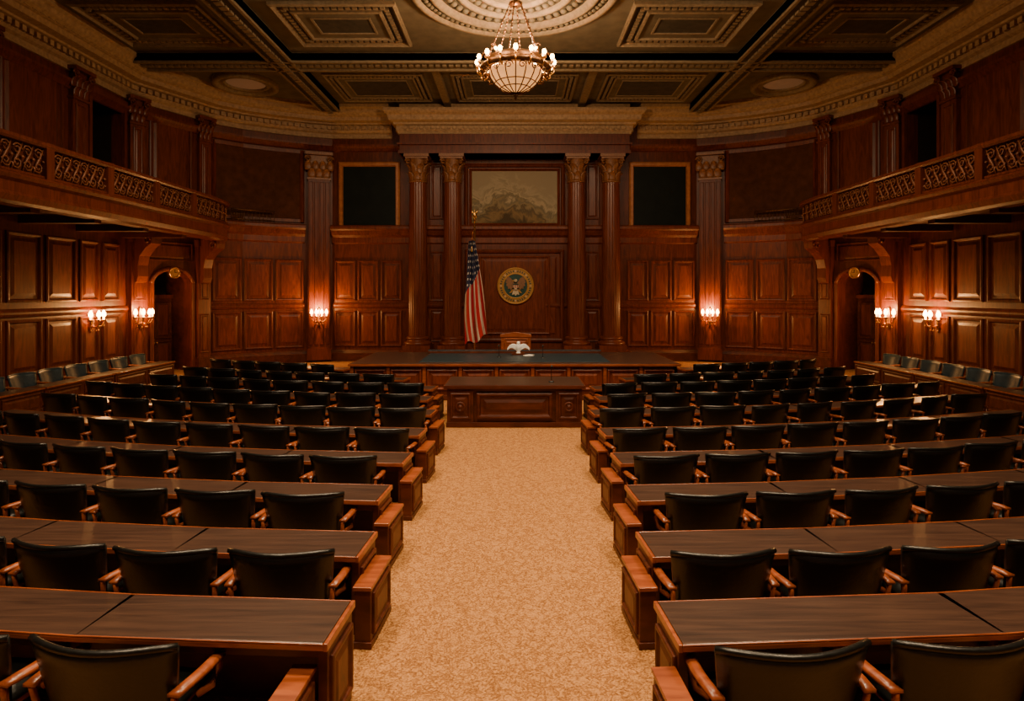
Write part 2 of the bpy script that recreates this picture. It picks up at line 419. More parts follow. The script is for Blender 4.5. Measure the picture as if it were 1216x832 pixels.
YB=28.3
mb=MB([WOODW,WOODP,WOODC,WOODB,DARK]); 
M,L=frame((-8.5,YB),(8.5,YB)); mb.M=M; U=lambda x:x+8.5
mb.box(0,17,-.4,0,0,HC,WOODW)
for sx in (-1,1):
    def P(x0,x1,h0,h1,**k):
        a,b=sorted((sx*x0,sx*x1)); mb.panel(U(a),U(b),h0,h1,WOODW,WOODP,**k)
    for i in range(3):
        a=5.25+i*1.08
        P(a,a+.98,.68,2.35); P(a,a+.98,2.82,4.7)
    P(3.3,3.95,.9,2.4,sc=.7); P(3.3,3.95,2.8,5.1,sc=.7); P(3.3,3.95,6.6,9.2,sc=.7)
P0=[(0,-.002),(0,.10),(.08,.14),(.16,.12),(.2,.03),(.34,.03),(.42,.06)]
mb.panel(U(-2.3),U(2.3),.9,5.2,WOODW,WOODP,0,1.0,P0)
mb.panel(U(-1.65),U(1.65),1.25,4.9,WOODP,WOODP,.05,1.0)
mb.panel(U(-2.35),U(2.35),6.1,9.2,WOODW,WOODP,0,1.0,[(0,-.002),(0,.1),(.09,.14),(.17,.1),(.2,.03)])
mb.M=I4
mb.mould([(-8.5,YB),(8.5,YB)],PROF_BELT,WOODP,1); mb.mould([(-8.5,YB),(8.5,YB)],PROF_RAIL,WOODW,1); mb.mould([(-8.5,YB),(8.5,YB)],PROF_BASE,WOODB,1)
mb.mould([(-8.5,YB),(8.5,YB)],PROF_CROWN2,WOODP,1)
mb.box(-5.1,5.1,27.0,YB,0,.5,WOODB); mb.box(-5.15,5.15,26.95,YB,.5,.6,WOODP)
mb.box(-5.15,5.15,27.15,YB,9.42,10.30,WOODW); mb.box(-5.2,5.2,27.08,YB,9.42,9.56,WOODW); mb.box(-5.25,5.25,27.02,YB,9.8,9.88,WOODW)
mb.obj("wall_back")

mb=MB([WOODC,CAPM])
R=.42
mb.box(-.62,.62,-.62,.62,0,.22); 
mb.lathe((0,0,.22),[(.60,0),(.64,.06),(.60,.14),(.50,.18),(.48,.24),(.54,.30),(.50,.36),(.43,.40)],36)
mb.lathe((0,0,.6),[(R,0),(R*1.0,2.2),(R*.93,6.0),(R*.88,7.02)],72,0,.08)
capital_round(mb,0,0,7.57,R*.9,1.25,CAPM)
colm=mb.mesh("column")
for x in (-4.4,-2.83,2.83,4.4):
    place(colm,"corinthian_column",(x,27.65,.6))

# ---------------------------------------------------------------- cornice
mb=MB([STONE,CEILL])
CP=[(0,10.35),(.07,10.36),(.07,10.55),(.16,10.62),(.2,10.7),(.2,10.9),(.34,10.94),(.36,11.0),(.62,11.04),(.66,11.2),(.72,11.22),(.86,11.34),(.92,11.5),(1.0,11.56),(1.0,11.7),(0,11.7)]
full=[A,B,C,C1,C2,D,E]
path=full+[(-5.7,YB)]
def dent(mb,p,q,d,h0,h1,step,w,dep,m,side=1):
    P,Q=Vector(p),Vector(q); t=(Q-P); L=t.length; t/=L; n=Vector((t.y,-t.x))*side
    M=Matrix(((t.x,n.x,0,P.x),(t.y,n.y,0,P.y),(0,0,1,0),(0,0,0,1))); old=mb.M; mb.M=old@M
    k=int(L/step)
    for i in range(k):
        u=(i+.5)*L/k; mb.box(u-w/2,u+w/2,d,d+dep,h0,h1,m)
    mb.M=old
for S in (I4,MIR):
    mb.M=S; mb.mould(path,CP,STONE,1)
    for i in range(len(path)-1):
        dent(mb,path[i],path[i+1],.2,10.72,10.88,.26,.15,.12,STONE)
        dent(mb,path[i],path[i+1],.66,11.24,11.32,.3,.2,.12,STONE)
mb.M=I4
cp=[(-5.0,YB),(-5.0,27.45),(5.0,27.45),(5.0,YB)]
CP2=[(-.2,10.30),(.22,10.31),(.26,10.42),(.30,10.46),(.30,10.66),(.40,10.70),(.42,10.78),(.60,10.86),(.64,11.06),(.74,11.14),(.80,11.22),(.80,11.34),(-.2,11.36)]
mb.mould(cp,CP2,STONE,1)
mb.box(-5.2,5.2,27.3,YB,10.32,11.69,STONE)
for i in range(3): dent(mb,cp[i],cp[i+1],.30,10.50,10.64,.24,.14,.1,STONE,1)
mb.obj("trim_cornice")

# ---------------------------------------------------------------- balconies
def balcony(S):
    mb=MB([WOODW,WOODP,GRILLE,WOODB,WOODC]); mb.M=S
    XF=-11.8
    path=[(XF,-2.95),(XF,23.6),(-11.87,24.4),(-11.95,25.0),(-12.15,25.6),(-12.45,26.05)]
    mb.box(-14.35,XF-.1,-2.95,22.4,5.42,5.7,WOODB)
    vs=[(-14.3,22.4),(-12.95,25.6),(-12.45,26.05),(-12.15,25.6),(-11.95,25.0),(-11.87,24.4),(XF,23.6),(XF,22.4)]
    n=len(vs); mb.add([(x,y,5.42) for x,y in vs]+[(x,y,5.7) for x,y in vs],[tuple(range(n)),tuple(range(2*n-1,n-1,-1))],WOODB)
    mb.mould(path,[(-.5,5.30),(-.1,5.30),(0,5.36),(.06,5.5),(.02,5.58),(.02,5.82),(.1,5.88),(.14,5.96),(.1,6.02),(-.25,6.04)],WOODP,1)
    mb.mould(path,[(-.06,6.80),(.08,6.80),(.12,6.85),(.12,6.93),(-.14,6.93),(-.14,6.85)],WOODC,1)
    mb.mould(path,[(-.02,6.04),(.05,6.04),(.05,6.10),(-.02,6.10)],WOODP,1)
    mb.mould(path,[(-.06,6.05),(-.04,6.05),(-.04,6.82),(-.06,6.82)],WOODB,1)
    y=22.2
    while y>-2.5:
        mb.box(-14.3,XF-.3,y-.15,y+.15,5.2,5.42,WOODB); 
        mb.box(XF-.12,XF+.1,y-.13,y+.13,6.0,6.95,WOODC)
        y-=2.3
    segs=[(Vector(path[i]),Vector(path[i+1])) for i in range(5)]
    for P,Q in segs:
        t=Q-P; L=t.length; t/=L; T3=(t.x,t.y,0); n=max(1,int(L/.32))
        for i in range(n):
            c=P+t*(i+.5)*L/n; sg=1 if i%2 else -1
            if c.y<8.0: continue
            c3=Vector((c.x,c.y,6.45))
            mb.tube(spiral(c3+Vector((0,0,.17)),T3,(0,0,1),.15,1.5,11,sg),.021,5,GRILLE)
            mb.tube(spiral(c3-Vector((0,0,.17)),T3,(0,0,-1),.15,1.5,11,-sg),.021,5,GRILLE)
            e=Vector((t.x*.16,t.y*.16,0))
            # acanthus stem curling between the two scrolls
            mb.tube([tuple(c3-e-Vector((0,0,.34))),tuple(c3-e*.4-Vector((0,0,.1))),tuple(c3),tuple(c3+e*.4+Vector((0,0,.1))),tuple(c3+e+Vector((0,0,.34)))],[.014,.024,.036,.024,.014],5,GRILLE)
            mb.ball(tuple(c3+e),.04,GRILLE,6); mb.ball(tuple(c3-e),.04,GRILLE,6)
    mb.box(XF-.03,XF+.0,-2.9,8.0,6.1,6.8,GRILLE)
    for (p,q,u) in ((B,C,.36),(B,C,3.1)):
        M,L=frame(p,q); mb.M=S@M
        poly=[(.2,3.55),(.34,3.6),(.42,3.8),(.40,4.2),(.5,4.55),(.85,4.85),(1.15,5.0),(1.2,5.2),(1.2,5.42),(.2,5.42)]
        mb.prismx(poly,u-.2,u+.2,WOODC)
        mb.tube([tuple(Vector((u-.21,.95,5.12))+Vector((0,.2*math.cos(a*.5),.2*math.sin(a*.5)))*(1-a/16)) for a in range(14)],.04,6,WOODP)
    return mb.obj("balcony")
balcony(I4); balcony(MIR)
for S in (I4,MIR):
    mb=MB([BRONZE]); mb.M=S
    a=Vector(C).lerp(Vector(C1),.55)+Vector((.25,-.25)); b=Vector(C2)+Vector((.12,-.28))
    mid=Vector(C1)+Vector((.2,-.25))
    for h in (6.38,6.8): mb.tube([(a.x,a.y,h),(mid.x,mid.y,h),(b.x,b.y,h)],.03,6)
    for k in range(17):
        t=k/16; p=a.lerp(mid,t*2) if t<.5 else mid.lerp(b,t*2-1)
        mb.tube([(p.x,p.y,6.3),(p.x,p.y,6.8)],.018,5)
    mb.obj("ledge_railing")

# ---------------------------------------------------------------- doors
for S in (I4,MIR):
    mb=MB([WOODB,WOODP,GOLD]); M,L=frame(B,C); mb.M=S@M
    mb.box(1.02,2.58,-1.2,-1.1,0.01,2.95,WOODB)
    for a,b in ((1.06,1.78),(1.82,2.54)):
        mb.panel(a,b,.15,1.2,WOODB,WOODP,-1.1,.6); mb.panel(a,b,1.3,2.85,WOODB,WOODP,-1.1,.6)
    mb.ball((1.74,-1.0,1.15),.05,GOLD); mb.ball((1.86,-1.0,1.15),.05,GOLD)
    mb.box(1.0,2.6,-1.22,-1.05,2.95,3.1,WOODP)
    mb.obj("door_1" if S is I4 else "door_2")
    mb=MB([GOLD,PAPER,DARK]); 
    mb.M=S@M@Matrix.Translation((0,.12,0))@Matrix(((1,0,0,1.8),(0,0,1,0),(0,1,0,3.98),(0,0,0,1)))
    mb.lathe((0,0,0),[(.22,-.12),(.24,.0),(.24,.06),(.2,.1),(.17,.06)],28,GOLD)
    mb.lathe((0,0,0),[(.17,.05),(.001,.055)],28,GILT)
    mb.box(-.01,.01,0,.13,.06,.07,DARK); mb.box(0,.1,-.01,.01,.06,.07,DARK)
    mb.obj("wall_clock")

# ---------------------------------------------------------------- screens, painting, seal
for sx in (-1,1):
    mb=MB([FRAMEW,SCREEN]); M,_=frame((-8.5,YB),(8.5,YB)); mb.M=M
    xc=sx*6.75
    mb.panel(8.5+xc-1.42,8.5+xc+1.42,5.95,9.25,FRAMEW,SCREEN,.06,1.0,[(0,-.04),(0,.1),(.06,.15),(.17,.15),(.21,.06)])
    mb.M=I4; mb.obj("display_screen")
def paint_mat():
    m,nt,b=base_mat("landscape_painting"); L=nt.links.new
    tc=nt.nodes.new("ShaderNodeTexCoord"); sp=nt.nodes.new("ShaderNodeSeparateXYZ")
    nz=nt.nodes.new("ShaderNodeTexNoise"); nz.inputs["Scale"].default_value=1.1; nz.inputs["Detail"].default_value=9; nz.inputs["Roughness"].default_value=.62; nz.inputs["Distortion"].default_value=.9
    L(tc.outputs["Object"],sp.inputs[0]); L(tc.outputs["Object"],nz.inputs["Vector"])
    ab=nt.nodes.new("ShaderNodeMath"); ab.operation='ABSOLUTE'
    sx_=nt.nodes.new("ShaderNodeMath"); sx_.operation='ADD'; sx_.inputs[1].default_value=.5; L(sp.outputs["X"],sx_.inputs[0]); L(sx_.outputs[0],ab.inputs[0])
    pk=nt.nodes.new("ShaderNodeMath"); pk.operation='MULTIPLY_ADD'; pk.inputs[1].default_value=.14; L(ab.outputs[0],pk.inputs[0])
    ma=nt.nodes.new("ShaderNodeMath"); ma.operation='MULTIPLY_ADD'; ma.inputs[1].default_value=.36; ma.inputs[2].default_value=-2.64
    L(sp.outputs["Z"],ma.inputs[0]); L(ma.outputs[0],pk.inputs[2])
    mb_=nt.nodes.new("ShaderNodeMath"); mb_.operation='MULTIPLY_ADD'; mb_.inputs[1].default_value=1.0
    L(nz.outputs[0],mb_.inputs[0]); L(pk.outputs[0],mb_.inputs[2])
    cr=nt.nodes.new("ShaderNodeValToRGB"); e=cr.color_ramp.elements
    e[0].position=.25; e[0].color=(.06,.038,.016,1); e[1].position=1.0; e[1].color=(.26,.21,.13,1)
    for p,c in ((.38,(.20,.13,.055,1)),(.48,(.09,.066,.034,1)),(.56,(.24,.18,.09,1)),(.64,(.14,.115,.068,1)),(.72,(.36,.29,.175,1)),(.80,(.22,.18,.11,1)),(.88,(.32,.265,.165,1))):
        q=e.new(p); q.color=c
    L(mb_.outputs[0],cr.inputs[0]); L(cr.outputs[0],b.inputs["Base Color"]); b.inputs["Roughness"].default_value=.6; b.inputs["Specular IOR Level"].default_value=.2
    return m
PAINT=paint_mat()
mb=MB([FRAMEW,PAINT,WOODP]); M,_=frame((-8.5,YB),(8.5,YB)); mb.M=M
mb.panel(8.5-2.1,8.5+2.1,6.3,8.95,WOODP,PAINT,.05,1.0,[(0,-.03),(0,.12),(.05,.16),(.09,.12),(.12,.06)])
mb.obj("landscape_painting")

SEALB=mat_noise("seal_blue_enamel",(.010,.045,.04),(.02,.08,.065),.4,nscale=5)
SEALW=mat_noise("seal_ivory",(.5,.42,.28),(.65,.55,.38),.5,nscale=5)
SEALR=mat_noise("seal_red",(.30,.03,.02),(.4,.05,.03),.5,nscale=5)
EAG=mat_noise("eagle_brown",(.16,.07,.03),(.30,.15,.07),.5,nscale=15,bump=.3)
mb=MB([GOLD,SEALB,SEALW,SEALR,EAG])
KM=Matrix(((1,0,0,0),(0,0,-1,0),(0,1,0,0),(0,0,0,1)))
Z0=Matrix.Translation((0.05,YB-.12,3.5))@KM
mb.M=Z0
mb.lathe((0,0,0),[(.84,-.02),(.86,.06),(.82,.1),(.78,.06)],56,GILT)
mb.lathe((0,0,0),[(.78,.05),(.58,.055)],56,GILT)
mb.lathe((0,0,0),[(.60,.06),(.57,.09),(.54,.06)],56,GILT)
mb.lathe((0,0,0),[(.555,.055),(.001,.06)],56,SEALB)
for i in range(40):
    a=2*math.pi*i/40; mb.M=Z0@Matrix.Rotation(a,4,'Z'); mb.box(.64,.73,-.022,.022,.05,.08,SEALB if i%5 else SEALW)
mb.M=Z0
def poly(pts,z0,z1,m):
    n=len(pts); mb.add([(x,y,z0) for x,y in pts]+[(x,y,z1) for x,y in pts],[tuple(range(n))[::-1],tuple(range(n,2*n))]+[(i,(i+1)%n,(i+1)%n+n,i+n) for i in range(n)],m)
for sg in (1,-1):
    w=[(0.05,.08),(.12,.22),(.22,.36),(.36,.44),(.45,.30),(.42,.26),(.47,.16),(.41,.12),(.44,.0),(.36,-.02),(.36,-.14),(.27,-.12),(.22,-.2),(.14,-.10),(.05,-.1)]
    p=[(sg*x,y) for x,y in w]; poly(p if sg<0 else p[::-1],.06,.10,EAG)
    l=[(sg*x,y) for x,y in [(.08,-.18),(.2,-.32),(.3,-.34),(.24,-.26),(.14,-.14)]]; poly(l,.06,.1,GILT)
poly([(-.1,-.15),(.1,-.15),(.17,-.42),(.06,-.38),(0,-.46),(-.06,-.38),(-.17,-.42)],.06,.1,SEALW)
mb.ball((0,.0,.1),.13,EAG,12); mb.ball((0,.24,.11),.085,SEALW,12)
poly([(-.06,.2),(-.2,.24),(-.08,.28)],.1,.14,GILT)
poly([(-.12,.1),(.12,.1),(.12,-.06),(0,-.2),(-.12,-.06)],.2,.23,SEALW)
for k in (-.08,0,.08): mb.box(k-.018,k+.018,-.1,.04,.23,.24,SEALR)
mb.box(-.12,.12,.04,.1,.23,.245,SEALB)
mb.obj("eagle_seal_plaque")

# ---------------------------------------------------------------- sconces
mb=MB([GOLD,BULB,SHADE])
mb.lathe((0,0,0),[(.02,-.42),(.05,-.38),(.03,-.32),(.07,-.25),(.09,-.1),(.06,.05),(.09,.18),(.05,.28),(.07,.34),(.02,.42)],12,GOLD)
for x in (-.32,-.12,.12,.32):
    y=.36 if abs(x)<.2 else .22
    mb.tube([(x*.1,.03,-.12),(x*.35,y*.4,-.24),(x*.8,y*.85,-.2),(x,y,-.08),(x,y,0)],.022,6,GOLD)
    mb.lathe((x,y,0),[(.02,-.04),(.08,0),(.09,.03),(.03,.04)],12,GOLD)
    mb.lathe((x,y,.03),[(.03,0),(.03,.1)],8,SHADE)
    mb.lathe((x,y,.12),[(.03,0),(.068,.05),(.062,.12),(.02,.22)],12,BULB)
    mb.tube([(x*.5,y*.5,-.2),(x*.6,y*.6,-.32)],.012,5,GOLD); mb.ball((x*.6,y*.6,-.34),.03,GOLD,6)
    mb.tube([(x,y,-.04),(x,y,-.16)],.01,5,GOLD); mb.ball((x,y,-.18),.025,GOLD,6)
scm=mb.mesh("wall_sconce")
def light(name,kind,loc,energy,col,**k):
    d=bpy.data.lights.new(name,kind); d.energy=energy; d.color=col
    for a,b in k.items(): setattr(d,a,b)
    o=bpy.data.objects.new(name,d); sc.collection.objects.link(o); o.location=loc; return o
def sconce(x,y,z,nx,ny,pw=60):
    rz=math.atan2(-nx,ny)
    o=place(scm,"wall_sconce",(x,y,z),rz)
    l=light("bulb_light",'POINT',(0,.46,.32),pw,(1,.45,.13),shadow_soft_size=.07); l.parent=o
nB=Vector((3.2,-1.5)).normalized(); nD=Vector((.4,-1.15)).normalized()
for sx in (-1,1):
    sconce(sx*14.33,20.5,2.25,-sx,0,115)
    p=Vector(B)+ (Vector(C)-Vector(B)).normalized()*.36+nB*.24
    sconce(p.x*(-sx),p.y,2.25,nB.x*(-sx),nB.y,150)
    q=(Vector(D)+Vector(E))/2+nD*.38
    sconce(q.x*(-sx),q.y,2.1,nD.x*(-sx),nD.y,300)

# ---------------------------------------------------------------- chandelier
mb=MB([BRONZE,GOLD,BOWL,BULB])
mb.lathe((0,0,0),[(1.0,.0),(1.06,.05),(1.06,.12),(.98,.18),(.90,.12),(.90,.02),(1.0,0)],48,BRONZE)
mb.lathe((0,0,0),[(.82,.12),(.86,.18),(.86,.34),(.80,.40),(.74,.34),(.78,.2),(.74,.1)],40,BRONZE)
mb.lathe((0,0,-.62),[(.02,0),(.2,.03),(.42,.13),(.6,.28),(.72,.46),(.78,.66)],40,BOWL)
for k in range(16):
    a=2*math.pi*k/16; ca,sa=math.cos(a),math.sin(a)
    mb.tube([(ca*r*1.02,sa*r*1.02,z-.625) for r,z in ((.03,0),(.2,.03),(.42,.13),(.6,.28),(.72,.46),(.78,.66))],.018,5,BRONZE)
    mb.tube([(ca*.9,sa*.9,.0),(ca*1.0,sa*1.0,-.1),(ca*1.12,sa*1.12,-.02),(ca*1.14,sa*1.14,.12)],.022,5,GOLD)
    a2=a+math.pi/16
    mb.tube(spiral((math.cos(a2)*.97,math.sin(a2)*.97,-.10),(-math.sin(a2),math.cos(a2),0),(0,0,1),.12,1.4,12),.018,5,BRONZE)
    c=(ca*1.14,sa*1.14,.12)
    mb.lathe(c,[(.02,0),(.06,.03),(.03,.05),(.028,.12)],8,GOLD); mb.ball((c[0],c[1],.12+.18),.065,BULB,10,1.35)
    if k%2==0:
        mb.tube(spiral((ca*.86,sa*.86,.5),(ca,sa,0),(0,0,1),.13,1.3,12),.022,5,BRONZE)
        mb.ball((ca*.82,sa*.82,.48),.06,BULB,8)
for (z,r) in ((-.34,.62),(-.49,.45)):
    mb.tube([(r*math.cos(i*math.pi/20),r*math.sin(i*math.pi/20),z) for i in range(40)],.016,5,BRONZE,True)
mb.lathe((0,0,-.82),[(.001,0),(.05,.04),(.03,.1),(.08,.15),(.04,.2)],12,BRONZE)
for k in range(6):
    a=2*math.pi*k/6+.3; p0=Vector((.84*math.cos(a),.84*math.sin(a),.36)); p1=Vector((.16*math.cos(a),.16*math.sin(a),2.05))
    n=16
    for i in range(n):
        q0=p0.lerp(p1,i/n); q1=p0.lerp(p1,(i+.8)/n); mb.tube([tuple(q0),tuple(q1)],.028 if i%2 else .018,5,BRONZE)
mb.lathe((0,0,1.95),[(.05,0),(.20,.04),(.20,.10),(.08,.16),(.06,.24),(.2,.32),(.36,.36),(.36,.42)],16,BRONZE)
ch=mb.obj("chandelier",loc=(0.03,17.0,9.36)); ch.scale=(.95,.95,.95)
light("chandelier_light",'POINT',(0.03,17.0,10.05),880,(1,.64,.35),shadow_soft_size=.25)

# ---------------------------------------------------------------- chairs
def chair_mesh(name,leather,wood):
    mb=MB([leather,wood,STEEL])
    def back(u,v):
        x=(2*u-1); z=.36+.60*v
        hw=.385+.10*v-.02*v*v
        if v>.85: z-= .015*abs(x)**4
        e=max(0.0,1-abs(x)**10)*max(0.0,1-abs(2*v-1)**14); th=.012+.03*math.sqrt(e)
        y=.15*(x*x)*(.5+.5*v)-.17*(v-.2)+.0
        return (x*hw,y,z),(0,th,.0)
    mb.slab(back,14,12,leather)
    mb.tube([((2*i/12-1)*.462,.15*(2*i/12-1)**2-.136,.955-.015*abs(2*i/12-1)**4) for i in range(13)],.024,8,leather)
    def seat(u,v):
        x=2*u-1; y=.02+.52*v
        e=max(0,1-abs(x)**8)*max(0,1-abs(2*v-1)**8)
        return (x*.36,y,.43),(0,0,.02+.045*math.sqrt(e))
    mb.slab(seat,10,8,leather)
    for s in (-1,1):
        def arm(u,v,s=s):
            y=-.02+.50*v; x=s*(.455+.02*math.sin(v*math.pi))
            e=max(0,1-abs(2*u-1)**4)*max(0,1-abs(2*v-1)**10)
            return (x+(u-.5)*.075,y,.645-.03*v*v),(0,0,.010+.016*e)
        mb.slab(arm,4,8,wood)
        mb.tube([(s*.455,.44,.625),(s*.455,.46,.52),(s*.43,.42,.42),(s*.36,.36,.385)],.024,6,wood)
        mb.tube([(s*.45,.0,.63),(s*.44,.02,.5),(s*.38,.1,.39)],.022,6,wood)
    mb.box(-.32,.32,.05,.48,.345,.385,wood)
    mb.lathe((0,.27,.1),[(.045,0),(.045,.12),(.03,.13),(.03,.26)],12,STEEL)
    for k in range(5):
        a=2*math.pi*k/5+.3; c,s_=math.cos(a),math.sin(a)
        mb.tube([(0,.27,.14),(c*.15,.27+s_*.15,.125),(c*.30,.27+s_*.30,.075)],[.035,.03,.02],6,wood)
        mb.ball((c*.30,.27+s_*.30,.032),.032,STEEL,8)
    return mb.mesh(name)
CH=chair_mesh("armchair",LEATH,WOODE); CHT=chair_mesh("teal_armchair",TEAL,WOODE)

CY=42.0
rows=[
 (3.84,1.36,1.20,2.66,1.78,1.17,4),
 (5.22,1.50,1.33,2.04,1.82,1.04,5),
 (6.72,1.66,1.50,2.38,2.15,1.04,7),
 (8.28,1.66,1.58,2.36,2.10,1.02,9),
 (9.95,1.70,1.62,2.20,2.08,1.02,9),
 (11.7,1.74,1.66,2.18,2.10,1.02,9),
 (13.3,2.05,2.00,2.55,2.5,1.02,9),
 (14.85,2.15,2.10,2.7,2.6,1.02,8),
 (16.35,3.2,3.2,3.75,3.75,1.02,7),
 (18.2,5.6,5.6,6.1,6.1,1.02,5)]
def loc(R,s):
    a=s/R; return a,Vector((R*math.sin(a),CY-R*math.cos(a),0))
for ri,(y0,eL,eR,cL,cR,pitch,n) in enumerate(rows):
    R=CY-y0
    for sg,e,c0 in ((-1,eL,cL),(1,eR,cR)):
        for k in range(n):
            a,p=loc(R,sg*(c0+k*pitch))
            jit=random.uniform(-.06,.06)*(1 if ri<5 else 3)
            o=place(CH,"armchair",(p.x,p.y+random.uniform(-.03,.03),0),a+jit)
            if ri==0: o.scale=(1.1,1.05,1.0)
        mb=MB([WOODD,WOODE,WOODB])
        smax=c0+(n-1)*pitch+.62
        nsec=max(1,round((smax-e)/2.1)); ln=(smax-e)/nsec
        for k in range(nsec):
            sm=sg*(e+(k+.5)*ln); a,p=loc(R,sm)
            mb.M=Matrix.Translation(p)@Matrix.Rotation(a,4,'Z')
            h=ln/2+ (.35*ln/2/R)
            mb.box(-h,h,.36,.97,.705,.742,WOODE)
            mb.box(-h+.008,h-.008,.375,.955,.742,.754,WOODD)
            mb.box(-h,h,.36,.375,.742,.756,WOODE); mb.box(-h,h,.955,.97,.742,.756,WOODE)
            mb.box(-h,h,.44,.93,.61,.705,WOODB)
            mb.box(-h,h,.86,.91,.02,.62,WOODB)
            inner=-sg
            for q in (-h+.0,h-.05): mb.box(q,q+.05,.45,.9,0,.61,WOODB)
            old=mb.M; mb.M=old@Matrix.Translation((0,.91,0)); mb.panel(-h+.08,h-.08,.1,.6,WOODB,WOODB,0,.5); mb.M=old
            if k==0:
                q=inner*h
                x0,x1=sorted((q,q+inner*.03)); mb.box(x0,x1,.36,.97,.70,.757,WOODE)
                x0,x1=sorted((q-inner*.06,q+inner*.012)); mb.box(x0,x1,.42,.94,0,.70,WOODB)
                old=mb.M
                EM=Matrix(((0,inner,0,q+inner*.012),(1,0,0,0),(0,0,1,0),(0,0,0,1)))
                mb.M=old@EM; mb.panel(.46,.90,.10,.62,WOODB,WOODB,0,.45); mb.M=old
                sy=-.42 if ri==0 else 0
                bx=q+inner*(.035 if not (ri==0 and sg<0) else -.24)
                x0,x1=sorted((bx,bx+inner*.15))
                mb.box(x0,x1,.22+sy,.86+sy,0.0,.52,WOODB); mb.box(x0-.012,x1+.012,.20+sy,.88+sy,.52,.555,WOODE)
                mb.box(x0-.012,x1+.012,.20+sy,.88+sy,0,.06,WOODB)
                mb.M=old@Matrix(((0,inner,0,bx+inner*.15),(1,0,0,0),(0,0,1,0),(0,0,0,1))); mb.panel(.27+sy,.81+sy,.10,.48,WOODB,WOODB,0,.4); mb.M=old
        mb.M=I4
        mb.obj("long_desk",bevel=.006)
for sx in (-1,1):
    for k in range(9):
        y=13.6+k*1.02
        place(CHT,"teal_armchair",(sx*13.55,y,0),sx*math.pi/2+random.uniform(-.04,.04))
    mb=MB([WOODD,WOODE,WOODB])
    for y0,y1 in ((13.1,15.9),(15.95,18.7),(18.75,22.0)):
        x0,x1=sorted((sx*12.3,sx*12.85)); xm0,xm1=sorted((sx*12.35,sx*12.42))
        mb.box(x0,x1,y0,y1,.665,.705,WOODE); mb.box(x0+.03,x1-.03,y0+.03,y1-.03,.705,.712,WOODD)
        mb.box(xm0,xm1,y0,y1,0,.67,WOODB)
        for yy in (y0+.02,y1-.08): mb.box(x0+.04,x1-.04,yy,yy+.06,0,.67,WOODB)
        Mx,_=frame((sx*12.35,y0),(sx*12.35,y1),(0,15)); mb.M=Mx
        w=(y1-y0)/2
        for q in range(2): mb.panel(q*w+.08,(q+1)*w-.06,.12,.6,WOODB,WOODB,0,.5)
        mb.M=I4
    mb.obj("side_desk",bevel=.006)

# ---------------------------------------------------------------- dais
mb=MB([WOODB,WOODE,WOODD,TEAL,WOODP])
X=4.85
mb.box(-X-.12,X+.12,17.95,21.6,0,.14,WOODB)
mb.box(-X,X,18.1,18.2,.1,1.0,WOODP); 
mb.box(-X,-X+.1,18.1,21.5,.1,1.0,WOODP); mb.box(X-.1,X,18.1,21.5,.1,1.0,WOODP); mb.box(-X,X,21.4,21.5,.1,1.0,WOODP)
mb.box(-X-.1,X+.1,18.0,21.55,1.0,1.07,WOODE); mb.box(-X-.06,X+.06,18.04,21.5,1.07,1.085,WOODD)
mb.box(-2.9,2.9,18.35,21.0,1.085,1.10,TEAL)
mb.box(-2.95,2.95,20.9,21.3,1.085,1.17,WOODB); mb.box(-3.0,3.0,20.98,21.22,1.17,1.2,TEAL)
M,_=frame((-X,18.1),(X,18.1),(0,0)); mb.M=M
n=9
for i in range(n):
    w=2*X/n; mb.panel(i*w+.08,(i+1)*w-.08,.28,.9,WOODP,WOODP,0,.7)
    mb.box(i*w-.05,i*w+.05,0,.05,.14,1.0,WOODE)
mb.M=I4
for sx in (-1,1):
    M,_=frame((sx*X,18.1),(sx*X,21.5),(sx*30,19)); mb.M=M
    for i in range(3): mb.panel(i*1.13+.08,i*1.13+1.05,.28,.9,WOODP,WOODP,0,.7)
    mb.M=I4
mb.obj("dais_bench",bevel=.008)

mb=MB([WOODB,WOODE,WOODD,WOODP])
mb.box(-1.62,1.62,14.35,15.75,0,.12,WOODB); mb.box(-1.56,1.56,14.42,15.7,.12,.90,WOODB)
mb.box(-1.6,1.6,14.38,15.73,.86,.92,WOODB)
mb.box(-1.68,1.68,14.3,15.85,.92,1.0,WOODB); mb.box(-1.64,1.64,14.34,15.8,1.0,1.012,WOODD)
for a,b in ((-1.6,-.98),(.98,1.6)): mb.box(a,b,14.36,14.44,.12,.88,WOODB)
M,_=frame((-1.6,14.36),(1.6,14.36),(0,0)); mb.M=M
mb.panel(.08,.56,.2,.82,WOODB,WOODB,0,.6); mb.panel(2.64,3.12,.2,.82,WOODB,WOODB,0,.6)
mb.panel(.7,2.5,.2,.82,WOODB,WOODB,-.04,.9)
for u in (.32,2.88):
    mb.M=M@Matrix(((1,0,0,u),(0,0,1,.05),(0,1,0,.5),(0,0,0,1)))
    mb.lathe((0,0,0),[(.12,0),(.12,.03),(.08,.04),(.07,.02),(.03,.05),(.001,.06)],12,WOODB)
mb.M=I4
mb.obj("clerk_desk",bevel=.008)
mb=MB([PAPER,DARK]); mb.box(-.15,.15,-.11,.11,0,.012,PAPER); mb.M=Matrix.Rotation(.5,4,'Z')@Matrix.Translation((.1,.05,.012)); mb.box(-.15,.15,-.11,.11,0,.008,PAPER)
pm=mb.mesh("paper_stack")
place(pm,"paper_stack",(.45,20.1,1.101),.3)
def mic(x,y,z):
    mb=MB([STEEL]); mb.lathe((0,0,0),[(.07,0),(.07,.02),(.02,.035)],12); mb.tube([(0,0,.02),(0,0,.2),(0,-.05,.33),(0,-.12,.38)],.009,6); mb.ball((0,-.14,.39),.03,0,8,1.3)
    mb.obj("desk_microphone",loc=(x,y,z))
mic(.9,14.8,1.013); mic(-.5,19.6,1.101); mic(.9,19.4,1.101)
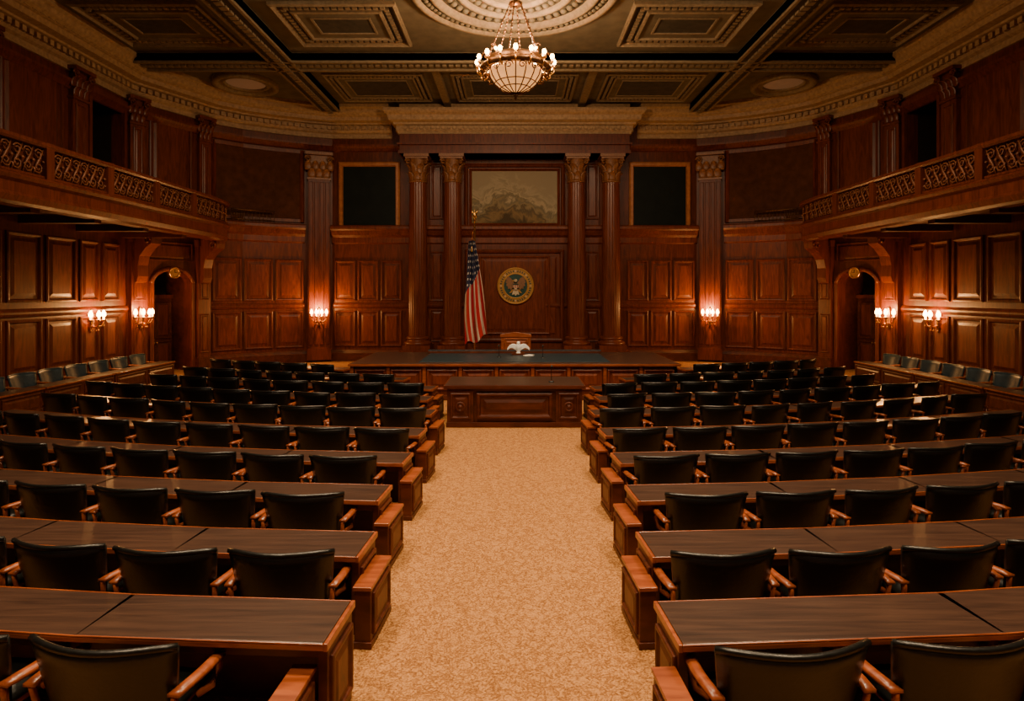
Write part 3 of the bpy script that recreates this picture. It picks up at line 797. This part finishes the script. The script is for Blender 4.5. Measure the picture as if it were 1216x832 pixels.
WHT=mat_noise("white_marble",(.75,.74,.72),(.9,.9,.88),.4,nscale=6)
mb=MB([WHT,WOODB]); mb.box(-.22,.22,-.1,.1,0,.06,WOODB)
mb.lathe((0,0,.06),[(.08,0),(.05,.05),(.09,.13),(.1,.22),(.06,.32),(.001,.36)],12,WHT); mb.ball((.0,-.02,.4),.06,WHT); mb.tube([(0,-.06,.4),(0,-.12,.38)],[.025,.005],6,WHT)
for s in (-1,1):
    def wing(u,v,s=s):
        return (s*(.05+.33*v),.03*v,.22+.12*math.sin(v*2.2)+(u-.5)*(.22-.14*v)-.14*v*v),(0,.014,0)
    mb.slab(wing,5,7,WHT)
mb.obj("eagle_statuette",loc=(.13,20.4,1.101))
mb=MB([WOODE,TEAL,WOODB])
mb.box(-.55,.55,.0,.1,.45,1.45,WOODE); mb.prism([(-.58,1.42),(.58,1.42),(.58,1.52),(.3,1.56),(0,1.6),(-.3,1.56),(-.58,1.52)],-.02,.12,WOODE)
M2=Matrix(((1,0,0,0),(0,-1,0,0),(0,0,1,0),(0,0,0,1)))
mb.M=M2; mb.panel(-.45,.45,.7,1.38,WOODE,WOODE,0,.5); mb.M=I4
mb.box(-.5,.5,-.6,.0,.42,.52,TEAL)
for s in (-1,1):
    mb.box(s*.52-.05,s*.52+.05,-.6,.05,.72,.78,WOODE); mb.box(s*.5-.04,s*.5+.04,-.58,-.5,0,.74,WOODE); mb.box(s*.5-.04,s*.5+.04,0,.08,0,.5,WOODE)
mb.obj("presiding_chair",bevel=.01,loc=(.05,22.5,0.0)).scale=(1,1,1.08)

# ---------------------------------------------------------------- flag
def flag_mat():
    m,nt,b=base_mat("flag_cloth"); L=nt.links.new
    uv=nt.nodes.new("ShaderNodeUVMap"); sp=nt.nodes.new("ShaderNodeSeparateXYZ"); L(uv.outputs[0],sp.inputs[0])
    def math_(op,a,bb=None,c=None):
        n=nt.nodes.new("ShaderNodeMath"); n.operation=op
        for i,q in enumerate((a,bb,c)):
            if q is None: continue
            if isinstance(q,(int,float)): n.inputs[i].default_value=q
            else: L(q,n.inputs[i])
        return n.outputs[0]
    s=math_('MULTIPLY_ADD',sp.outputs[0],4.2,.1)
    st=math_('LESS_THAN',math_('FRACT',s),.60)
    mx=nt.nodes.new("ShaderNodeMixRGB"); mx.inputs[1].default_value=(.52,.42,.33,1); mx.inputs[2].default_value=(.38,.008,.013,1); L(st,mx.inputs[0])
    canton=math_('GREATER_THAN',math_('MULTIPLY_ADD',sp.outputs[0],-.22,sp.outputs[1]),.46)
    fx=math_('SUBTRACT',math_('FRACT',math_('MULTIPLY',sp.outputs[0],6)),.5); fy=math_('SUBTRACT',math_('FRACT',math_('MULTIPLY',sp.outputs[1],17)),.5)
    star=math_('LESS_THAN',math_('ADD',math_('MULTIPLY',fx,fx),math_('MULTIPLY',fy,fy)),.045)
    m2=nt.nodes.new("ShaderNodeMixRGB"); m2.inputs[1].default_value=(.008,.011,.045,1); m2.inputs[2].default_value=(.5,.46,.42,1); L(star,m2.inputs[0])
    m3=nt.nodes.new("ShaderNodeMixRGB"); L(canton,m3.inputs[0]); L(mx.outputs[0],m3.inputs[1]); L(m2.outputs[0],m3.inputs[2])
    L(m3.outputs[0],b.inputs["Base Color"]); b.inputs["Roughness"].default_value=.75
    return m
FL=flag_mat()
NU,NV=60,40; vs=[];uvs=[];fs=[]
for j in range(NV+1):
    v=j/NV
    for i in range(NU+1):
        u=i/NU
        w=.30+.58*(1-v)**.7+.07*math.sin(v*5)
        x=(u-.5)*w-.10+.16*(1-v)
        z=1.48+3.75*v - .22*(1-v)*(1-u)*1.6 + .10*math.sin(u*9)*(1-v)
        y=-.02+.10*(.5+.65*(1-v))*math.sin(u*15+1.3*math.sin(v*3.5)+.6)+.04*math.sin(u*29+v*4)
        vs.append((x,y,z)); uvs.append((u+.22*v+.05*math.sin(v*6),v))
for j in range(NV):
    for i in range(NU):
        a=j*(NU+1)+i; fs.append((a,a+1,a+NU+2,a+NU+1))
me=bpy.data.meshes.new("cloth"); me.from_pydata(vs,[],fs); me.materials.append(FL)
ul=me.uv_layers.new(name="UVMap")
for lp in me.loops: ul.data[lp.index].uv=uvs[lp.vertex_index]
for p in me.polygons: p.use_smooth=True
mb=MB([GOLD,WOODE]); mb.lathe((0,0,0),[(.32,0),(.32,.06),(.2,.12),(.06,.2),(.04,.4)],24,GOLD); mb.tube([(0,0,.3),(0,0,6.1)],.032,10,GOLD)
mb.lathe((0,0,6.05),[(.03,0),(.07,.03),(.03,.08),(.06,.13),(.09,.19),(.02,.32),(.001,.45)],12,GOLD)
for s in (-1,1): mb.tube([(0,0,6.3),(s*.08,0,6.36),(s*.13,0,6.5)],[.03,.03,.008],6,GOLD)
mb.tube([(0,-.05,5.75),(-.08,-.12,5.5),(-.1,-.14,5.0)],.012,5,GOLD); mb.lathe((-.1,-.14,4.8),[(.04,0),(.03,.14),(.015,.2)],8,GOLD)
root=mb.obj("american_flag",loc=(-1.58,24.0,0.0))
fo=place(me,"cloth",(0.0,-.12,.0)); fo.parent=root

# ---------------------------------------------------------------- lights
W=(1,.71,.43)
mbf=MB([CEILL,LAMPD]); mbf.lathe((0,0,0),[(.85,0),(.85,-.1),(.75,-.14),(.66,-.05)],32,CEILL)  # invented trim ring that carries each added fill light
fx=mbf.mesh("added_fill_fixture")
def add_fill_light(x,y,e,rx=0,ry=0,spread=105):  # added area light above the view, brightens floor and back wall
    o=place(fx,"added_fill_fixture",(x,y,HC-.29))
    l=light("fill_lamp",'AREA',(0,0,-.15),e,W,shape='DISK',size=1.1,spread=math.radians(spread)); l.rotation_euler=(rx,ry,0); l.parent=o
for x in (-5,0,5):
    add_fill_light(x,1.5,215); add_fill_light(x,6.0,285)
for x in (-6.0,-2.0,2.0,6.0):
    add_fill_light(x,14.4,350,math.radians(24),0,155)
for x in (-3.5,3.5): add_fill_light(x,10.2,340,math.radians(5),0,115)
w=bpy.data.worlds.new("world"); sc.world=w; w.use_nodes=True
w.node_tree.nodes["Background"].inputs[0].default_value=(.5,.35,.22,1); w.node_tree.nodes["Background"].inputs[1].default_value=.05

cd=bpy.data.cameras.new("camera"); cam=bpy.data.objects.new("camera",cd); sc.collection.objects.link(cam)
cam.location=(0,0,3.2); cam.rotation_euler=(math.radians(90),0,0)
cd.sensor_width=36; cd.lens=36*720/1216; cd.shift_x=-.0025; cd.shift_y=-69/1216; cd.clip_end=200
sc.camera=cam
